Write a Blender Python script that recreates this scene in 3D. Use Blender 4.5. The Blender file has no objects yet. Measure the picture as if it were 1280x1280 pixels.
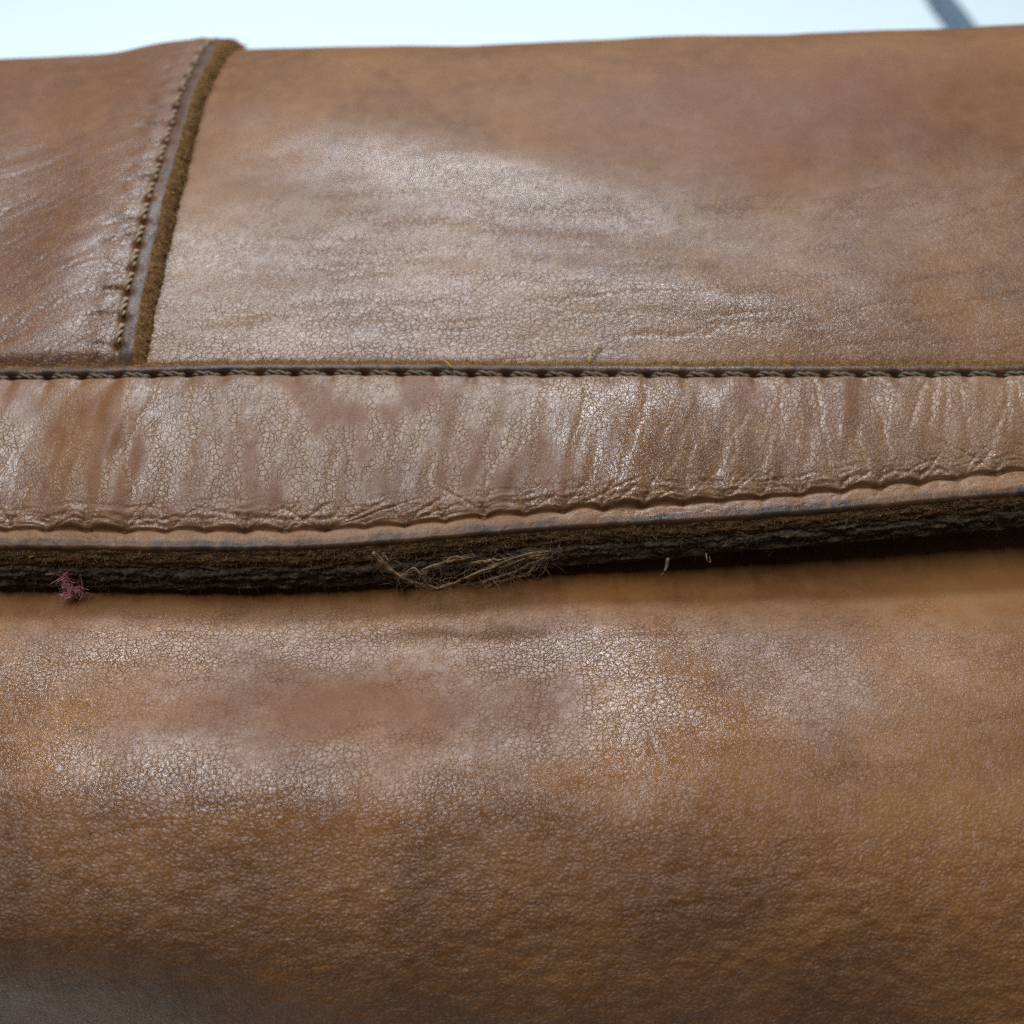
import bpy, math, random
import numpy as np
from mathutils import Vector

random.seed(7)
RNG = np.random.default_rng(11)
MM = 0.001
sc = bpy.context.scene
COL = sc.collection

# ------------------------------------------------------------------ camera
PITCH = math.radians(38.0)
CAM = np.array([0.0, -118.7, 99.6])            # mm, origin = middle of the flap's front edge
HALF = math.tan(math.radians(22.5))
cam_d = bpy.data.cameras.new('camera')
cam = bpy.data.objects.new('camera', cam_d)
COL.objects.link(cam)
cam.location = Vector(CAM * MM)
cam.rotation_euler = (math.pi / 2 - PITCH, 0, 0)
cam_d.sensor_width = 36.0
cam_d.lens = 18.0 / HALF
cam_d.clip_start = 0.005
cam_d.clip_end = 50.0
cam_d.dof.use_dof = True
cam_d.dof.focus_distance = 0.1545
cam_d.dof.aperture_fstop = 18.5
sc.camera = cam

# ------------------------------------------------------------------ light
world = bpy.data.worlds.new('World')
sc.world = world
world.use_nodes = True
wb = world.node_tree.nodes['Background']
wb.inputs['Color'].default_value = (0.80, 0.90, 1.0, 1)
wb.inputs['Strength'].default_value = 0.085


def area(name, loc, target, sx, sy, power, col):
    d = bpy.data.lights.new(name, 'AREA')
    d.shape = 'RECTANGLE'
    d.size, d.size_y = sx, sy
    d.energy = power
    d.color = col
    o = bpy.data.objects.new(name, d)
    COL.objects.link(o)
    o.location = loc
    o.rotation_euler = (Vector(target) - Vector(loc)).to_track_quat('-Z', 'Y').to_euler()
    return o


area('ceiling_window', (-0.24, 0.02, 0.90), (-0.08, 0.02, 0), 0.95, 0.06, 11.2, (0.79, 0.90, 1.0))
area('tall_window', (0.04, 0.42, 0.84), (0, 0.04, 0), 0.40, 0.11, 5.2, (0.79, 0.90, 1.0))
area('room_window', (0.0, 1.7, 1.1), (-0.1, 0.6, -0.05), 1.4, 0.9, 6.4, (0.84, 0.94, 1.0))

sc.view_settings.view_transform = 'Standard'
sc.view_settings.look = 'None'
sc.view_settings.exposure = 0.08
sc.view_settings.gamma = 1.0
sc.view_settings.use_curve_mapping = False
sc.cycles.use_denoising = False
sc.cycles.max_bounces = 6

# ------------------------------------------------------------------ numeric helpers
def sstep(x, a, b):
    t = np.clip((np.asarray(x, float) - a) / (b - a), 0, 1)
    return t * t * (3 - 2 * t)


def perlin(x, y, seed=0):
    x = np.asarray(x, float); y = np.asarray(y, float)
    xi = np.floor(x).astype(np.int64); yi = np.floor(y).astype(np.int64)
    xf = x - xi; yf = y - yi

    def grad(ix, iy):
        h = (ix * 374761393 + iy * 668265263 + seed * 1442695041) & 0xffffffff
        h = ((h ^ (h >> 13)) * 1274126177) & 0xffffffff
        h = h ^ (h >> 16)
        a = (h & 1023) * (2 * np.pi / 1024)
        return np.cos(a), np.sin(a)
    u = xf * xf * xf * (xf * (xf * 6 - 15) + 10)
    v = yf * yf * yf * (yf * (yf * 6 - 15) + 10)
    r = []
    for dx, dy in ((0, 0), (1, 0), (0, 1), (1, 1)):
        gx, gy = grad(xi + dx, yi + dy)
        r.append(gx * (xf - dx) + gy * (yf - dy))
    return ((r[0] * (1 - u) + r[1] * u) * (1 - v) + (r[2] * (1 - u) + r[3] * u) * v) * 1.5


def fbm(x, y, seed=0, octv=3, gain=0.5):
    s = 0.0; a = 1.0
    for k in range(octv):
        s = s + a * perlin(np.asarray(x) * 2 ** k, np.asarray(y) * 2 ** k, seed + 17 * k)
        a *= gain
    return s


def project(P):
    d = P - CAM
    cp, sp = math.cos(PITCH), math.sin(PITCH)
    dep = d[..., 1] * cp - d[..., 2] * sp
    up = d[..., 1] * sp + d[..., 2] * cp
    return np.stack([640 + d[..., 0] / dep / HALF * 640, 640 - up / dep / HALF * 640], -1)


class Profile:
    """a curve in the Y-Z plane given by its heading at arc lengths"""
    def __init__(self, s, ang, s0, y0, z0, sign=1.0):
        self.s = np.arange(s[0], s[-1] + 0.05, 0.05)
        a = np.interp(self.s, s, ang)
        k = np.ones(121) / 121.0
        a = np.convolve(np.pad(a, 60, 'edge'), k, 'valid')
        self.a = np.radians(a)
        y = np.cumsum(np.cos(self.a)) * 0.05 * sign
        z = np.cumsum(np.sin(self.a)) * 0.05
        i = np.argmin(abs(self.s - s0))
        self.y = y - y[i] + y0
        self.z = z - z[i] + z0
        self.sign = sign

    def at(self, s):
        y = np.interp(s, self.s, self.y); z = np.interp(s, self.s, self.z); a = np.interp(s, self.s, self.a)
        ny, nz = -np.sin(a) * self.sign * self.sign, np.cos(a)
        if self.sign < 0:
            ny = np.sin(a)
        return y, z, ny, nz


# flap: s runs back from its front edge and over the spine of the bag
FLAP = Profile([-6, 22, 34, 81.2, 93.2, 109.2, 121.2, 147, 190], [27, 27, 18, 18, 8, -14, -40, -92, -96], 0, 0, 0)
# body: s runs from under the flap towards the viewer, down the front, under and back
BODY = Profile([-40, -8, 0, 14, 20, 25, 30, 36, 42, 48, 58, 68, 80, 92, 100, 104, 225, 235, 262, 275, 330],
               [-6, -6, -6, -10, -14.5, -18.5, -24, -40, -51, -58, -67, -82, -118, -160, -176, -180, -180, -190, -268, -270, -270],
               0, 0.5, -6.2, sign=-1.0)


def flap_base_h(x, s):
    """broad shape of the flap (mm along the normal)"""
    h = 0.032 * x * sstep(s, 45, 100)
    h = h + 1.6 * sstep(x, 0, 70) * (1 - sstep(s, 0, 30))
    h = h - 1.5 * sstep(-x, 55, 130) ** 2
    return h


def flap_pt(x, s, h):
    x, s, h = np.broadcast_arrays(np.asarray(x, float), np.asarray(s, float), np.asarray(h, float))
    y, z, ny, nz = FLAP.at(s)
    return np.stack([x, y + ny * h, z + nz * h], -1)


def body_base_h(x, s):
    h = -9.0 * sstep(s, 43, 64) * sstep(-x, 8, 78)
    h = h + 1.5 * sstep(s, 30, 60) * sstep(x, 10, 70)
    return h


def body_pt(x, s, h):
    x, s, h = np.broadcast_arrays(np.asarray(x, float), np.asarray(s, float), np.asarray(h, float))
    y, z, ny, nz = BODY.at(s)
    return np.stack([x, y + ny * h, z + nz * h], -1)


def pix(kind, px, py, it=30, off=0.0):
    """photo pixel -> (x, s) on the base surface"""
    fn, hb = (flap_pt, flap_base_h) if kind == 'flap' else (body_pt, body_base_h)
    hb0 = hb
    hb = lambda x_, s_: hb0(x_, s_) + off
    px = np.atleast_1d(np.asarray(px, float)); py = np.atleast_1d(np.asarray(py, float))
    x = (px - 640) * 0.11
    s = np.clip((690 - py) * 0.13, -5, 95) if kind == 'flap' else np.clip((py - 735) * 0.11, -5, 66)
    tgt = np.stack([px, py], -1)
    for _ in range(it):
        e = 0.05
        p0 = project(fn(x, s, hb(x, s)))
        jx = (project(fn(x + e, s, hb(x + e, s))) - p0) / e
        js = (project(fn(x, s + e, hb(x, s + e))) - p0) / e
        r = tgt - p0
        det = jx[:, 0] * js[:, 1] - jx[:, 1] * js[:, 0]
        det = np.where(abs(det) < 1e-3, 1e-3, det)
        dx = (r[:, 0] * js[:, 1] - r[:, 1] * js[:, 0]) / det
        ds = (jx[:, 0] * r[:, 1] - jx[:, 1] * r[:, 0]) / det
        x = x + np.clip(dx, -6, 6); s = s + np.clip(ds, -4, 4)
    return x, s


def curve_s(kind, pts, smooth=9, off=0.0):
    """s as a function of x for a line drawn through photo pixels"""
    x, s = pix(kind, [p[0] for p in pts], [p[1] for p in pts], off=off)
    xs = np.arange(-140, 140.1, 0.5)
    n = len(x)
    ss = np.interp(xs, x, s)
    k = np.hanning(smooth * 4 + 1); k /= k.sum()
    ss = np.convolve(np.pad(ss, smooth * 2, 'edge'), k, 'valid')
    return lambda q: np.interp(q, xs, ss)


def ridge(kind, X, S, px, py, ang, lu, lv, amp):
    """one soft swelling (amp>0) or hollow of the leather, at a photo pixel, long axis ang degrees"""
    cx, cs = pix(kind, px, py)
    c, d = math.cos(math.radians(ang)), math.sin(math.radians(ang))
    u = (X - cx[0]) * c + (S - cs[0]) * d
    v = -(X - cx[0]) * d + (S - cs[0]) * c
    return amp * np.exp(-(u / lu) ** 2 - (v / lv) ** 2)


# ------------------------------------------------------------------ node helpers
class NT:
    def __init__(self, mat):
        mat.use_nodes = True
        self.t = mat.node_tree
        self.t.nodes.clear()

    def n(self, typ, **kw):
        nd = self.t.nodes.new(typ)
        for k, v in kw.items():
            setattr(nd, k, v)
        return nd

    def set(self, sock, v):
        if isinstance(v, bpy.types.NodeSocket):
            self.t.links.new(v, sock)
        else:
            sock.default_value = v

    def math(self, op, a, b=0.0, c=None, clamp=False):
        nd = self.n('ShaderNodeMath', operation=op, use_clamp=clamp)
        self.set(nd.inputs[0], a); self.set(nd.inputs[1], b)
        if c is not None:
            self.set(nd.inputs[2], c)
        return nd.outputs[0]

    def smooth(self, v, a, b, lo=0.0, hi=1.0):
        nd = self.n('ShaderNodeMapRange', interpolation_type='SMOOTHSTEP')
        self.set(nd.inputs['Value'], v)
        nd.inputs['From Min'].default_value = a; nd.inputs['From Max'].default_value = b
        nd.inputs['To Min'].default_value = lo; nd.inputs['To Max'].default_value = hi
        return nd.outputs['Result']

    def mixf(self, f, a, b):
        nd = self.n('ShaderNodeMix', data_type='FLOAT')
        self.set(nd.inputs[0], f); self.set(nd.inputs[2], a); self.set(nd.inputs[3], b)
        return nd.outputs[0]

    def mixc(self, f, a, b, blend='MIX'):
        nd = self.n('ShaderNodeMix', data_type='RGBA', blend_type=blend)
        self.set(nd.inputs[0], f)
        for k, v in ((6, a), (7, b)):
            self.set(nd.inputs[k], v if isinstance(v, bpy.types.NodeSocket) else (*v, 1.0))
        return nd.outputs[2]

    def noise(self, vec, scale, detail=2.0, rough=0.5, dist=0.0):
        nd = self.n('ShaderNodeTexNoise')
        self.set(nd.inputs['Vector'], vec)
        nd.inputs['Scale'].default_value = scale
        nd.inputs['Detail'].default_value = detail
        nd.inputs['Roughness'].default_value = rough
        nd.inputs['Distortion'].default_value = dist
        return nd.outputs['Fac'], nd.outputs['Color']

    def voro(self, vec, scale, feature='DISTANCE_TO_EDGE', rnd=1.0):
        nd = self.n('ShaderNodeTexVoronoi', feature=feature, voronoi_dimensions='2D')
        self.set(nd.inputs['Vector'], vec)
        nd.inputs['Scale'].default_value = scale
        nd.inputs['Randomness'].default_value = rnd
        return nd.outputs['Distance']

    def vmath(self, op, a, b):
        nd = self.n('ShaderNodeVectorMath', operation=op)
        self.set(nd.inputs[0], a)
        if op == 'SCALE':
            self.set(nd.inputs['Scale'], b)
        else:
            self.set(nd.inputs[1], b)
        return nd.outputs[0]

    def attr(self, name):
        return self.n('ShaderNodeAttribute', attribute_name=name)

    def finish(self, color, rough, normal=None, spec=0.5, coat=0.0, coat_rough=0.3, sheen=0.0):
        b = self.n('ShaderNodeBsdfPrincipled')
        self.set(b.inputs['Base Color'], color if isinstance(color, bpy.types.NodeSocket) else (*color, 1.0))
        self.set(b.inputs['Roughness'], rough)
        self.set(b.inputs['Specular IOR Level'], spec)
        self.set(b.inputs['Coat Weight'], coat)
        self.set(b.inputs['Coat Roughness'], coat_rough)
        b.inputs['Sheen Weight'].default_value = sheen
        if normal is not None:
            self.set(b.inputs['Normal'], normal)
            self.set(b.inputs['Coat Normal'], normal)
        o = self.n('ShaderNodeOutputMaterial')
        self.t.links.new(b.outputs[0], o.inputs[0])
        return b

    def bump(self, h, dist=MM, strength=1.0):
        nd = self.n('ShaderNodeBump')
        self.set(nd.inputs['Height'], h)
        nd.inputs['Distance'].default_value = dist
        nd.inputs['Strength'].default_value = strength
        return nd.outputs[0]


def leather(name, cell=1.0, stretch=(1.0, 1.0), rot=0.0, d1=0.055, d2=0.02, d3=0.006,
            dark=(0.128, 0.049, 0.015), mid=(0.196, 0.080, 0.025), light=(0.28, 0.133, 0.052),
            red=(0.150, 0.053, 0.026), crack=(0.060, 0.022, 0.007), rough=0.31, open_bias=0.40):
    m = bpy.data.materials.new(name)
    t = NT(m)
    gc = t.attr('gc').outputs['Vector']
    crease = t.attr('crease').outputs['Fac']
    flat = t.attr('worn').outputs['Fac']
    tone = t.attr('tone').outputs['Fac']
    redm = t.attr('red').outputs['Fac']
    gloss = t.attr('gloss').outputs['Fac']
    # warped grain coordinates in millimetres
    _, wc = t.noise(gc, 0.55, 2.0)
    w = t.vmath('SCALE', t.vmath('SUBTRACT', wc, (0.5, 0.5, 0.5)), 1.5)
    _, wc2 = t.noise(gc, 2.2, 1.0)
    w2 = t.vmath('SCALE', t.vmath('SUBTRACT', wc2, (0.5, 0.5, 0.5)), 0.24)
    p0 = t.vmath('ADD', t.vmath('ADD', gc, w), w2)
    mp = t.n('ShaderNodeMapping')
    t.set(mp.inputs['Vector'], p0)
    mp.inputs['Rotation'].default_value = (0, 0, rot)
    mp.inputs['Scale'].default_value = (stretch[0], stretch[1], 1)
    p = mp.outputs[0]
    v1 = t.voro(p, 1.0 / cell)
    v2 = t.voro(p, 2.15 / cell)
    v3 = t.voro(gc, 3.6 / cell)
    e3 = t.smooth(v3, 0.0, 0.3)
    e1 = t.smooth(v1, 0.0, 0.10)
    e2 = t.smooth(v2, 0.0, 0.17)
    patch, _ = t.noise(gc, 0.16, 3.0, 0.55)
    patch2, _ = t.noise(gc, 0.9, 2.0)
    peb = t.attr('pebble').outputs['Fac']
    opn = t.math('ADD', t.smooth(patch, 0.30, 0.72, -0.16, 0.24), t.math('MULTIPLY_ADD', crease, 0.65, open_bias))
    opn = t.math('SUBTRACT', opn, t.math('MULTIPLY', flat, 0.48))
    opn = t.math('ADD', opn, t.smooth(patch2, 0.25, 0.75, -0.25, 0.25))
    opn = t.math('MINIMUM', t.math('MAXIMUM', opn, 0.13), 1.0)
    H1 = t.mixf(opn, 1.0, e1)
    fine = t.math('MULTIPLY_ADD', opn, 0.45, 0.5)
    fine = t.math('MULTIPLY', fine, t.math('SUBTRACT', 1.0, t.math('MULTIPLY', flat, 0.25)))
    H2 = t.mixf(fine, 1.0, e2)
    n3, _ = t.noise(gc, 4.0, 2.0, 0.5)
    dome = t.smooth(v1, 0.0, 0.5)
    dome2 = t.smooth(v2, 0.0, 0.5)
    h = t.math('MULTIPLY', H1, d1)
    h = t.math('ADD', h, t.math('MULTIPLY', H2, d2))
    h = t.math('ADD', h, t.math('MULTIPLY', t.math('MULTIPLY', dome, opn), d1 * 0.35))
    h = t.math('ADD', h, t.math('MULTIPLY', t.math('MULTIPLY_ADD', dome2, 0.4, dome), t.math('MULTIPLY', peb, 0.036)))
    h = t.math('ADD', h, t.math('MULTIPLY', n3, d3))
    h = t.math('ADD', h, t.math('MULTIPLY', e3, 0.0035))
    nrm = t.bump(h)
    # colour: dye, wear and dirt
    big, _ = t.noise(gc, 0.045, 4.0, 0.6, 0.6)
    med, _ = t.noise(gc, 0.33, 3.0, 0.6)
    fin, _ = t.noise(gc, 3.0, 3.0, 0.65)
    c = t.mixc(t.smooth(big, 0.33, 0.66), dark, mid)
    c = t.mixc(t.math('MULTIPLY', t.smooth(med, 0.38, 0.72), 0.32), c, light)
    c = t.mixc(t.math('MULTIPLY', tone, 0.9, clamp=True), c, light)
    c = t.mixc(t.math('MULTIPLY', redm, 0.85, clamp=True), c, red)
    c = t.mixc(t.math('MULTIPLY', t.smooth(fin, 0.40, 0.75), 0.30), c, light)
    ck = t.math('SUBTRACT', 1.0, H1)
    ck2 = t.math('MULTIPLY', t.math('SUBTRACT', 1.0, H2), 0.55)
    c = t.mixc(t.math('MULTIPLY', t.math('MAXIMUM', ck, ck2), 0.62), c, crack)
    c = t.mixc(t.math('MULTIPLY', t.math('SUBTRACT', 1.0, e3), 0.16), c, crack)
    # sparse pale scuffs
    sc1, _ = t.noise(t.vmath('MULTIPLY', gc, (0.35, 1.6, 1.0)), 0.5, 4.0, 0.75)
    c = t.mixc(t.smooth(sc1, 0.70, 0.80, 0.0, 0.35), c, (0.46, 0.29, 0.17))
    burn = t.attr('burn').outputs['Fac']
    bn, _ = t.noise(gc, 0.8, 4.0, 0.65)
    c = t.mixc(t.math('MULTIPLY', burn, t.smooth(bn, 0.32, 0.58, 0.35, 1.0)), c, (0.046, 0.033, 0.028))
    rr, _ = t.noise(gc, 0.5, 3.0, 0.6)
    r = t.math('ADD', rough, t.math('MULTIPLY', t.math('SUBTRACT', rr, 0.5), 0.22))
    r = t.math('SUBTRACT', r, t.math('MULTIPLY', gloss, 0.12))
    r = t.math('ADD', r, t.math('MULTIPLY', flat, 0.13))
    r = t.math('ADD', r, t.math('MULTIPLY', peb, 0.07))
    r = t.math('ADD', r, t.math('MULTIPLY', ck, 0.25), clamp=True)
    t.finish(c, r, nrm, spec=t.math('MULTIPLY_ADD', flat, -0.38, 0.5))
    return m


def rough_edge(name, a, b, c, scale=1.0, depth=0.25):
    """fibrous cut edge of leather"""
    m = bpy.data.materials.new(name)
    t = NT(m)
    gc = t.attr('gc').outputs['Vector']
    f1, _ = t.noise(t.vmath('MULTIPLY', gc, (0.8, 1.8, 1.0)), 1.6 * scale, 5.0, 0.7)
    f2, _ = t.noise(t.vmath('MULTIPLY', gc, (1.0, 2.2, 1.0)), 5.0 * scale, 4.0, 0.7)
    col = t.mixc(t.smooth(f1, 0.35, 0.65), a, b)
    col = t.mixc(t.smooth(f2, 0.55, 0.75, 0.0, 0.8), col, c)
    h = t.math('ADD', f1, t.math('MULTIPLY', f2, 0.6))
    t.finish(col, 0.85, t.bump(t.math('MULTIPLY', h, depth)), spec=0.2)
    return m


def plain(name, col, rough=0.6, var=0.25, scale=900.0, spec=0.4):
    m = bpy.data.materials.new(name)
    t = NT(m)
    co = t.n('ShaderNodeTexCoord').outputs['Object']
    f, _ = t.noise(co, scale, 3.0, 0.6)
    lo = tuple(v * (1 - var) for v in col); hi = tuple(min(1, v * (1 + var)) for v in col)
    t.finish(t.mixc(t.smooth(f, 0.3, 0.7), lo, hi), rough, spec=spec)
    return m


# ------------------------------------------------------------------ object helpers
def mesh_obj(name, verts, faces, mat, parent=None, smooth=True):
    me = bpy.data.meshes.new(name)
    me.from_pydata(np.asarray(verts).tolist() if not isinstance(verts, list) else verts, [], faces)
    if smooth:
        me.polygons.foreach_set('use_smooth', np.ones(len(me.polygons), bool))
    me.materials.append(mat)
    me.update()
    o = bpy.data.objects.new(name, me)
    COL.objects.link(o)
    if parent:
        o.parent = parent
    return o


def grid_obj(name, P, mat, parent=None, gc=None, flip=False, **attrs):
    """P: (rows, cols, 3) in mm -> one mesh with named point attributes"""
    R, C = P.shape[:2]
    me = bpy.data.meshes.new(name)
    me.vertices.add(R * C)
    me.vertices.foreach_set('co', (P * MM).astype(np.float32).reshape(-1))
    i = np.arange(R * C).reshape(R, C)
    q = np.stack([i[:-1, :-1], i[:-1, 1:], i[1:, 1:], i[1:, :-1]], -1).reshape(-1, 4)
    if flip:
        q = q[:, ::-1]
    nf = len(q)
    me.loops.add(nf * 4)
    me.loops.foreach_set('vertex_index', np.ascontiguousarray(q).reshape(-1).astype(np.int32))
    me.polygons.add(nf)
    me.polygons.foreach_set('loop_start', (np.arange(nf) * 4).astype(np.int32))
    me.polygons.foreach_set('loop_total', np.full(nf, 4, np.int32))
    me.polygons.foreach_set('use_smooth', np.ones(nf, bool))
    me.update(calc_edges=True)
    if gc is not None:
        a = me.attributes.new('gc', 'FLOAT_VECTOR', 'POINT')
        a.data.foreach_set('vector', np.broadcast_to(gc, P.shape).astype(np.float32).reshape(-1))
    for k, v in attrs.items():
        a = me.attributes.new(k, 'FLOAT', 'POINT')
        a.data.foreach_set('value', np.broadcast_to(np.asarray(v, float), P.shape[:2]).astype(np.float32).reshape(-1))
    me.materials.append(mat)
    o = bpy.data.objects.new(name, me)
    COL.objects.link(o)
    if parent:
        o.parent = parent
    return o


def gcoord(X, S, off=0.0):
    return np.stack([X + off, S + off * 0.7, np.zeros_like(X)], -1)


def tube(path, rad, sides=6, close=True):
    """tapered tube along a polyline (mm); rad scalar or per point -> verts, faces"""
    path = np.asarray(path, float)
    n = len(path)
    rad = np.broadcast_to(np.asarray(rad, float), (n,))
    tg = np.gradient(path, axis=0)
    tg /= np.linalg.norm(tg, axis=1)[:, None] + 1e-9
    ref = np.array([0.13, 0.31, 0.94])
    a = np.cross(tg, ref); a /= np.linalg.norm(a, axis=1)[:, None] + 1e-9
    b = np.cross(tg, a)
    th = np.arange(sides) * 2 * np.pi / sides
    V = path[:, None, :] + rad[:, None, None] * (np.cos(th)[None, :, None] * a[:, None, :] + np.sin(th)[None, :, None] * b[:, None, :])
    F = []
    for i in range(n - 1):
        for k in range(sides):
            k2 = (k + 1) % sides
            F.append((i * sides + k, i * sides + k2, (i + 1) * sides + k2, (i + 1) * sides + k))
    if close:
        F.append(tuple(range(sides))[::-1])
        F.append(tuple((n - 1) * sides + k for k in range(sides)))
    return V.reshape(-1, 3), F


def join(parts):
    V, F, o = [], [], 0
    for v, f in parts:
        V.append(np.asarray(v)); F += [tuple(i + o for i in q) for q in f]; o += len(v)
    return np.concatenate(V), F


def fibres(name, P0, D, L, R, mat, parent, curl=0.5, seed=1):
    """many short curved hairs as one mesh (mm)"""
    r = np.random.default_rng(seed)
    n = len(P0)
    D = D / (np.linalg.norm(D, axis=1)[:, None] + 1e-9)
    k1 = r.normal(0, curl, (n, 3)); k2 = r.normal(0, curl, (n, 3))
    tt = np.array([0, 0.33, 0.66, 1.0])
    pts = P0[:, None, :] + L[:, None, None] * (D[:, None, :] * tt[None, :, None] + k1[:, None, :] * (tt ** 2)[None, :, None] + k2[:, None, :] * (np.sin(tt * 5) * 0.2)[None, :, None])
    rr = R[:, None] * np.array([1.0, 0.9, 0.7, 0.25])[None, :]
    a = np.cross(D, r.normal(0, 1, (n, 3))); a /= np.linalg.norm(a, axis=1)[:, None] + 1e-9
    b = np.cross(D, a)
    th = np.arange(3) * 2 * np.pi / 3
    ring = np.cos(th)[None, :, None] * a[:, None, :] + np.sin(th)[None, :, None] * b[:, None, :]
    V = pts[:, :, None, :] + rr[:, :, None, None] * ring[:, None, :, :]
    base = (np.arange(n) * 12)[:, None, None, None]
    i = np.arange(3)[None, :, None, None] * 3; k = np.arange(3)[None, None, :, None]; k2 = (k + 1) % 3
    q = np.concatenate([base + i + k, base + i + k2, base + i + 3 + k2, base + i + 3 + k], -1).reshape(-1, 4)
    o = mesh_obj(name, V.reshape(-1, 3) * MM, q.tolist(), mat, parent)
    o['kind'] = 'stuff'
    return o


def crease_field(X, S, lines, along='s'):
    """lines: (x0, s0, slope, length, depth, width, seed).  returns height change and 0..1 mask"""
    H = np.zeros_like(X); M = np.zeros_like(X)
    for (x0, s0, m, L, dep, wid, sd) in lines:
        A, B = (S, X) if along == 's' else (X, S)
        a0, b0 = (s0, x0) if along == 's' else (x0, s0)
        pad = 1.2 + 5 * wid * math.sqrt(1 + m * m)
        lo, hi = min(0, m * L) - pad, max(0, m * L) + pad
        k = np.nonzero((A > a0) & (A < a0 + L) & (B > b0 + lo) & (B < b0 + hi))
        t = A[k] - a0
        tg = np.linspace(0, L, 160)
        wander = np.interp(t, tg, 0.55 * fbm(tg * 0.30 + sd * 3.1, tg * 0 + sd * 0.37, sd, 3))
        d = (B[k] - (b0 + m * t + wander)) / math.sqrt(1 + m * m)
        ends = sstep(t, 0, L * 0.25) * (1 - sstep(t, L * 0.7, L))
        g = np.exp(-(d / wid) ** 2) * ends
        sh = np.exp(-((abs(d) - 2.2 * wid) / (1.3 * wid)) ** 2) * ends
        H[k] += -dep * g + 0.06 * dep * sh
        M[k] = np.maximum(M[k], np.exp(-(d / (wid * 2.6)) ** 2) * ends)
    return H, M


# ------------------------------------------------------------------ materials
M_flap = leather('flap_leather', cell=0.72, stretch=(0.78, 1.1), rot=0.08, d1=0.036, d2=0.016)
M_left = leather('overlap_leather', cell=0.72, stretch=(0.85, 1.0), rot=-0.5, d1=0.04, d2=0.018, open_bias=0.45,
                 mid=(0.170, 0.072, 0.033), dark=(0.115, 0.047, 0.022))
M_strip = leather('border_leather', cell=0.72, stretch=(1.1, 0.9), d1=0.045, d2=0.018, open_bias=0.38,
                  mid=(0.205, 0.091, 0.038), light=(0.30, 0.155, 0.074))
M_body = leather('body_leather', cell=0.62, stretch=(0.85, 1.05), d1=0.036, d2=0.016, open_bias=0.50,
                 dark=(0.142, 0.047, 0.010), mid=(0.235, 0.086, 0.018), red=(0.125, 0.042, 0.017))
M_inner = plain('inner_leather', (0.10, 0.05, 0.025), 0.8, 0.3, 400)
M_edge = rough_edge('cut_edge_fibre', (0.07, 0.03, 0.008), (0.23, 0.105, 0.028), (0.36, 0.20, 0.065))
M_core = rough_edge('worn_edge_fibre', (0.028, 0.014, 0.006), (0.15, 0.070, 0.024), (0.36, 0.20, 0.075), 0.9, 0.35)
M_felt = rough_edge('dark_felt', (0.030, 0.018, 0.010), (0.120, 0.072, 0.040), (0.26, 0.17, 0.10), 0.5, 0.5)
M_thread = plain('waxed_thread', (0.085, 0.055, 0.033), 0.65, 0.5, 2500)
M_thread_tan = plain('tan_thread', (0.26, 0.165, 0.095), 0.6, 0.4, 2500)
M_thread_dark = plain('dark_thread', (0.035, 0.022, 0.014), 0.7, 0.4, 2500)
M_fray = plain('frayed_fibre', (0.150, 0.078, 0.034), 0.85, 0.5, 1500)
M_fuzz = plain('leather_fuzz', (0.32, 0.165, 0.055), 0.8, 0.5, 1500)
M_fuzzdark = plain('dark_fuzz', (0.09, 0.055, 0.03), 0.8, 0.6, 1500)
M_lint = plain('pink_lint', (0.72, 0.27, 0.28), 0.8, 0.4, 700)

# ------------------------------------------------------------------ setting
body_bottom = BODY.z[np.searchsorted(BODY.s, 150)]
TABLE_Z = (body_bottom - 0.0) * MM

m = bpy.data.materials.new('white_tabletop'); t = NT(m)
co = t.n('ShaderNodeTexCoord').outputs['Object']
f, _ = t.noise(co, 6.0, 4.0, 0.6)
f2, _ = t.noise(co, 300.0, 2.0, 0.6)
c = t.mixc(f, (0.66, 0.72, 0.74), (0.71, 0.76, 0.78))
t.finish(c, 0.45, t.bump(f2, 0.00005), spec=0.4)
bm_v = [(-4, -0.072, 0), (4, -0.072, 0), (4, 6, 0), (-4, 6, 0), (-4, -0.072, -0.03), (4, -0.072, -0.03), (4, 6, -0.03), (-4, 6, -0.03)]  # unseen front edge pulled in near the bag to cut bounced light
tab = mesh_obj('tabletop', bm_v, [(0, 1, 2, 3), (7, 6, 5, 4), (0, 4, 5, 1), (1, 5, 6, 2), (2, 6, 7, 3), (3, 7, 4, 0)], m, smooth=False)
tab.location = (0, 0, TABLE_Z)
tab['kind'] = 'structure'
tab['label'] = 'plain white tabletop under and behind the brown leather bag'

# ------------------------------------------------------------------ the bag
bag = bpy.data.objects.new('leather_bag', None)
COL.objects.link(bag)
bag.location = (0, 0, 0)
bag['label'] = 'worn brown leather bag with a stitched flap and a frayed flap edge'
bag['category'] = 'bag'

# photo lines on the flap
SEAM_TOP = [(-300, 476), (0, 473), (150, 471), (300, 467), (470, 467), (640, 469), (900, 470), (1280, 469), (1600, 468)]
GROOVE = [(-300, 668), (0, 663), (144, 665), (380, 665), (434, 661), (520, 656), (606, 648), (702, 639), (860, 631), (961, 622), (1065, 614), (1162, 604), (1280, 588), (1600, 560)]
LIP = [(-300, 690), (0, 688), (67, 689), (215, 691), (369, 690), (420, 687), (523, 679), (626, 670), (729, 662), (860, 655), (951, 649), (1051, 641), (1152, 631), (1280, 621), (1600, 600)]
s_seam = curve_s('flap', SEAM_TOP, off=1.1)
s_groove = curve_s('flap', GROOVE, off=1.0)
s_lip = curve_s('flap', LIP, off=0.6)
TOP_MARGIN = 1.55
s_top = lambda x: s_seam(x) + TOP_MARGIN + 0.12 * fbm(np.asarray(x) * 0.3, np.asarray(x) * 0 + 3.3, 5)
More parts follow.
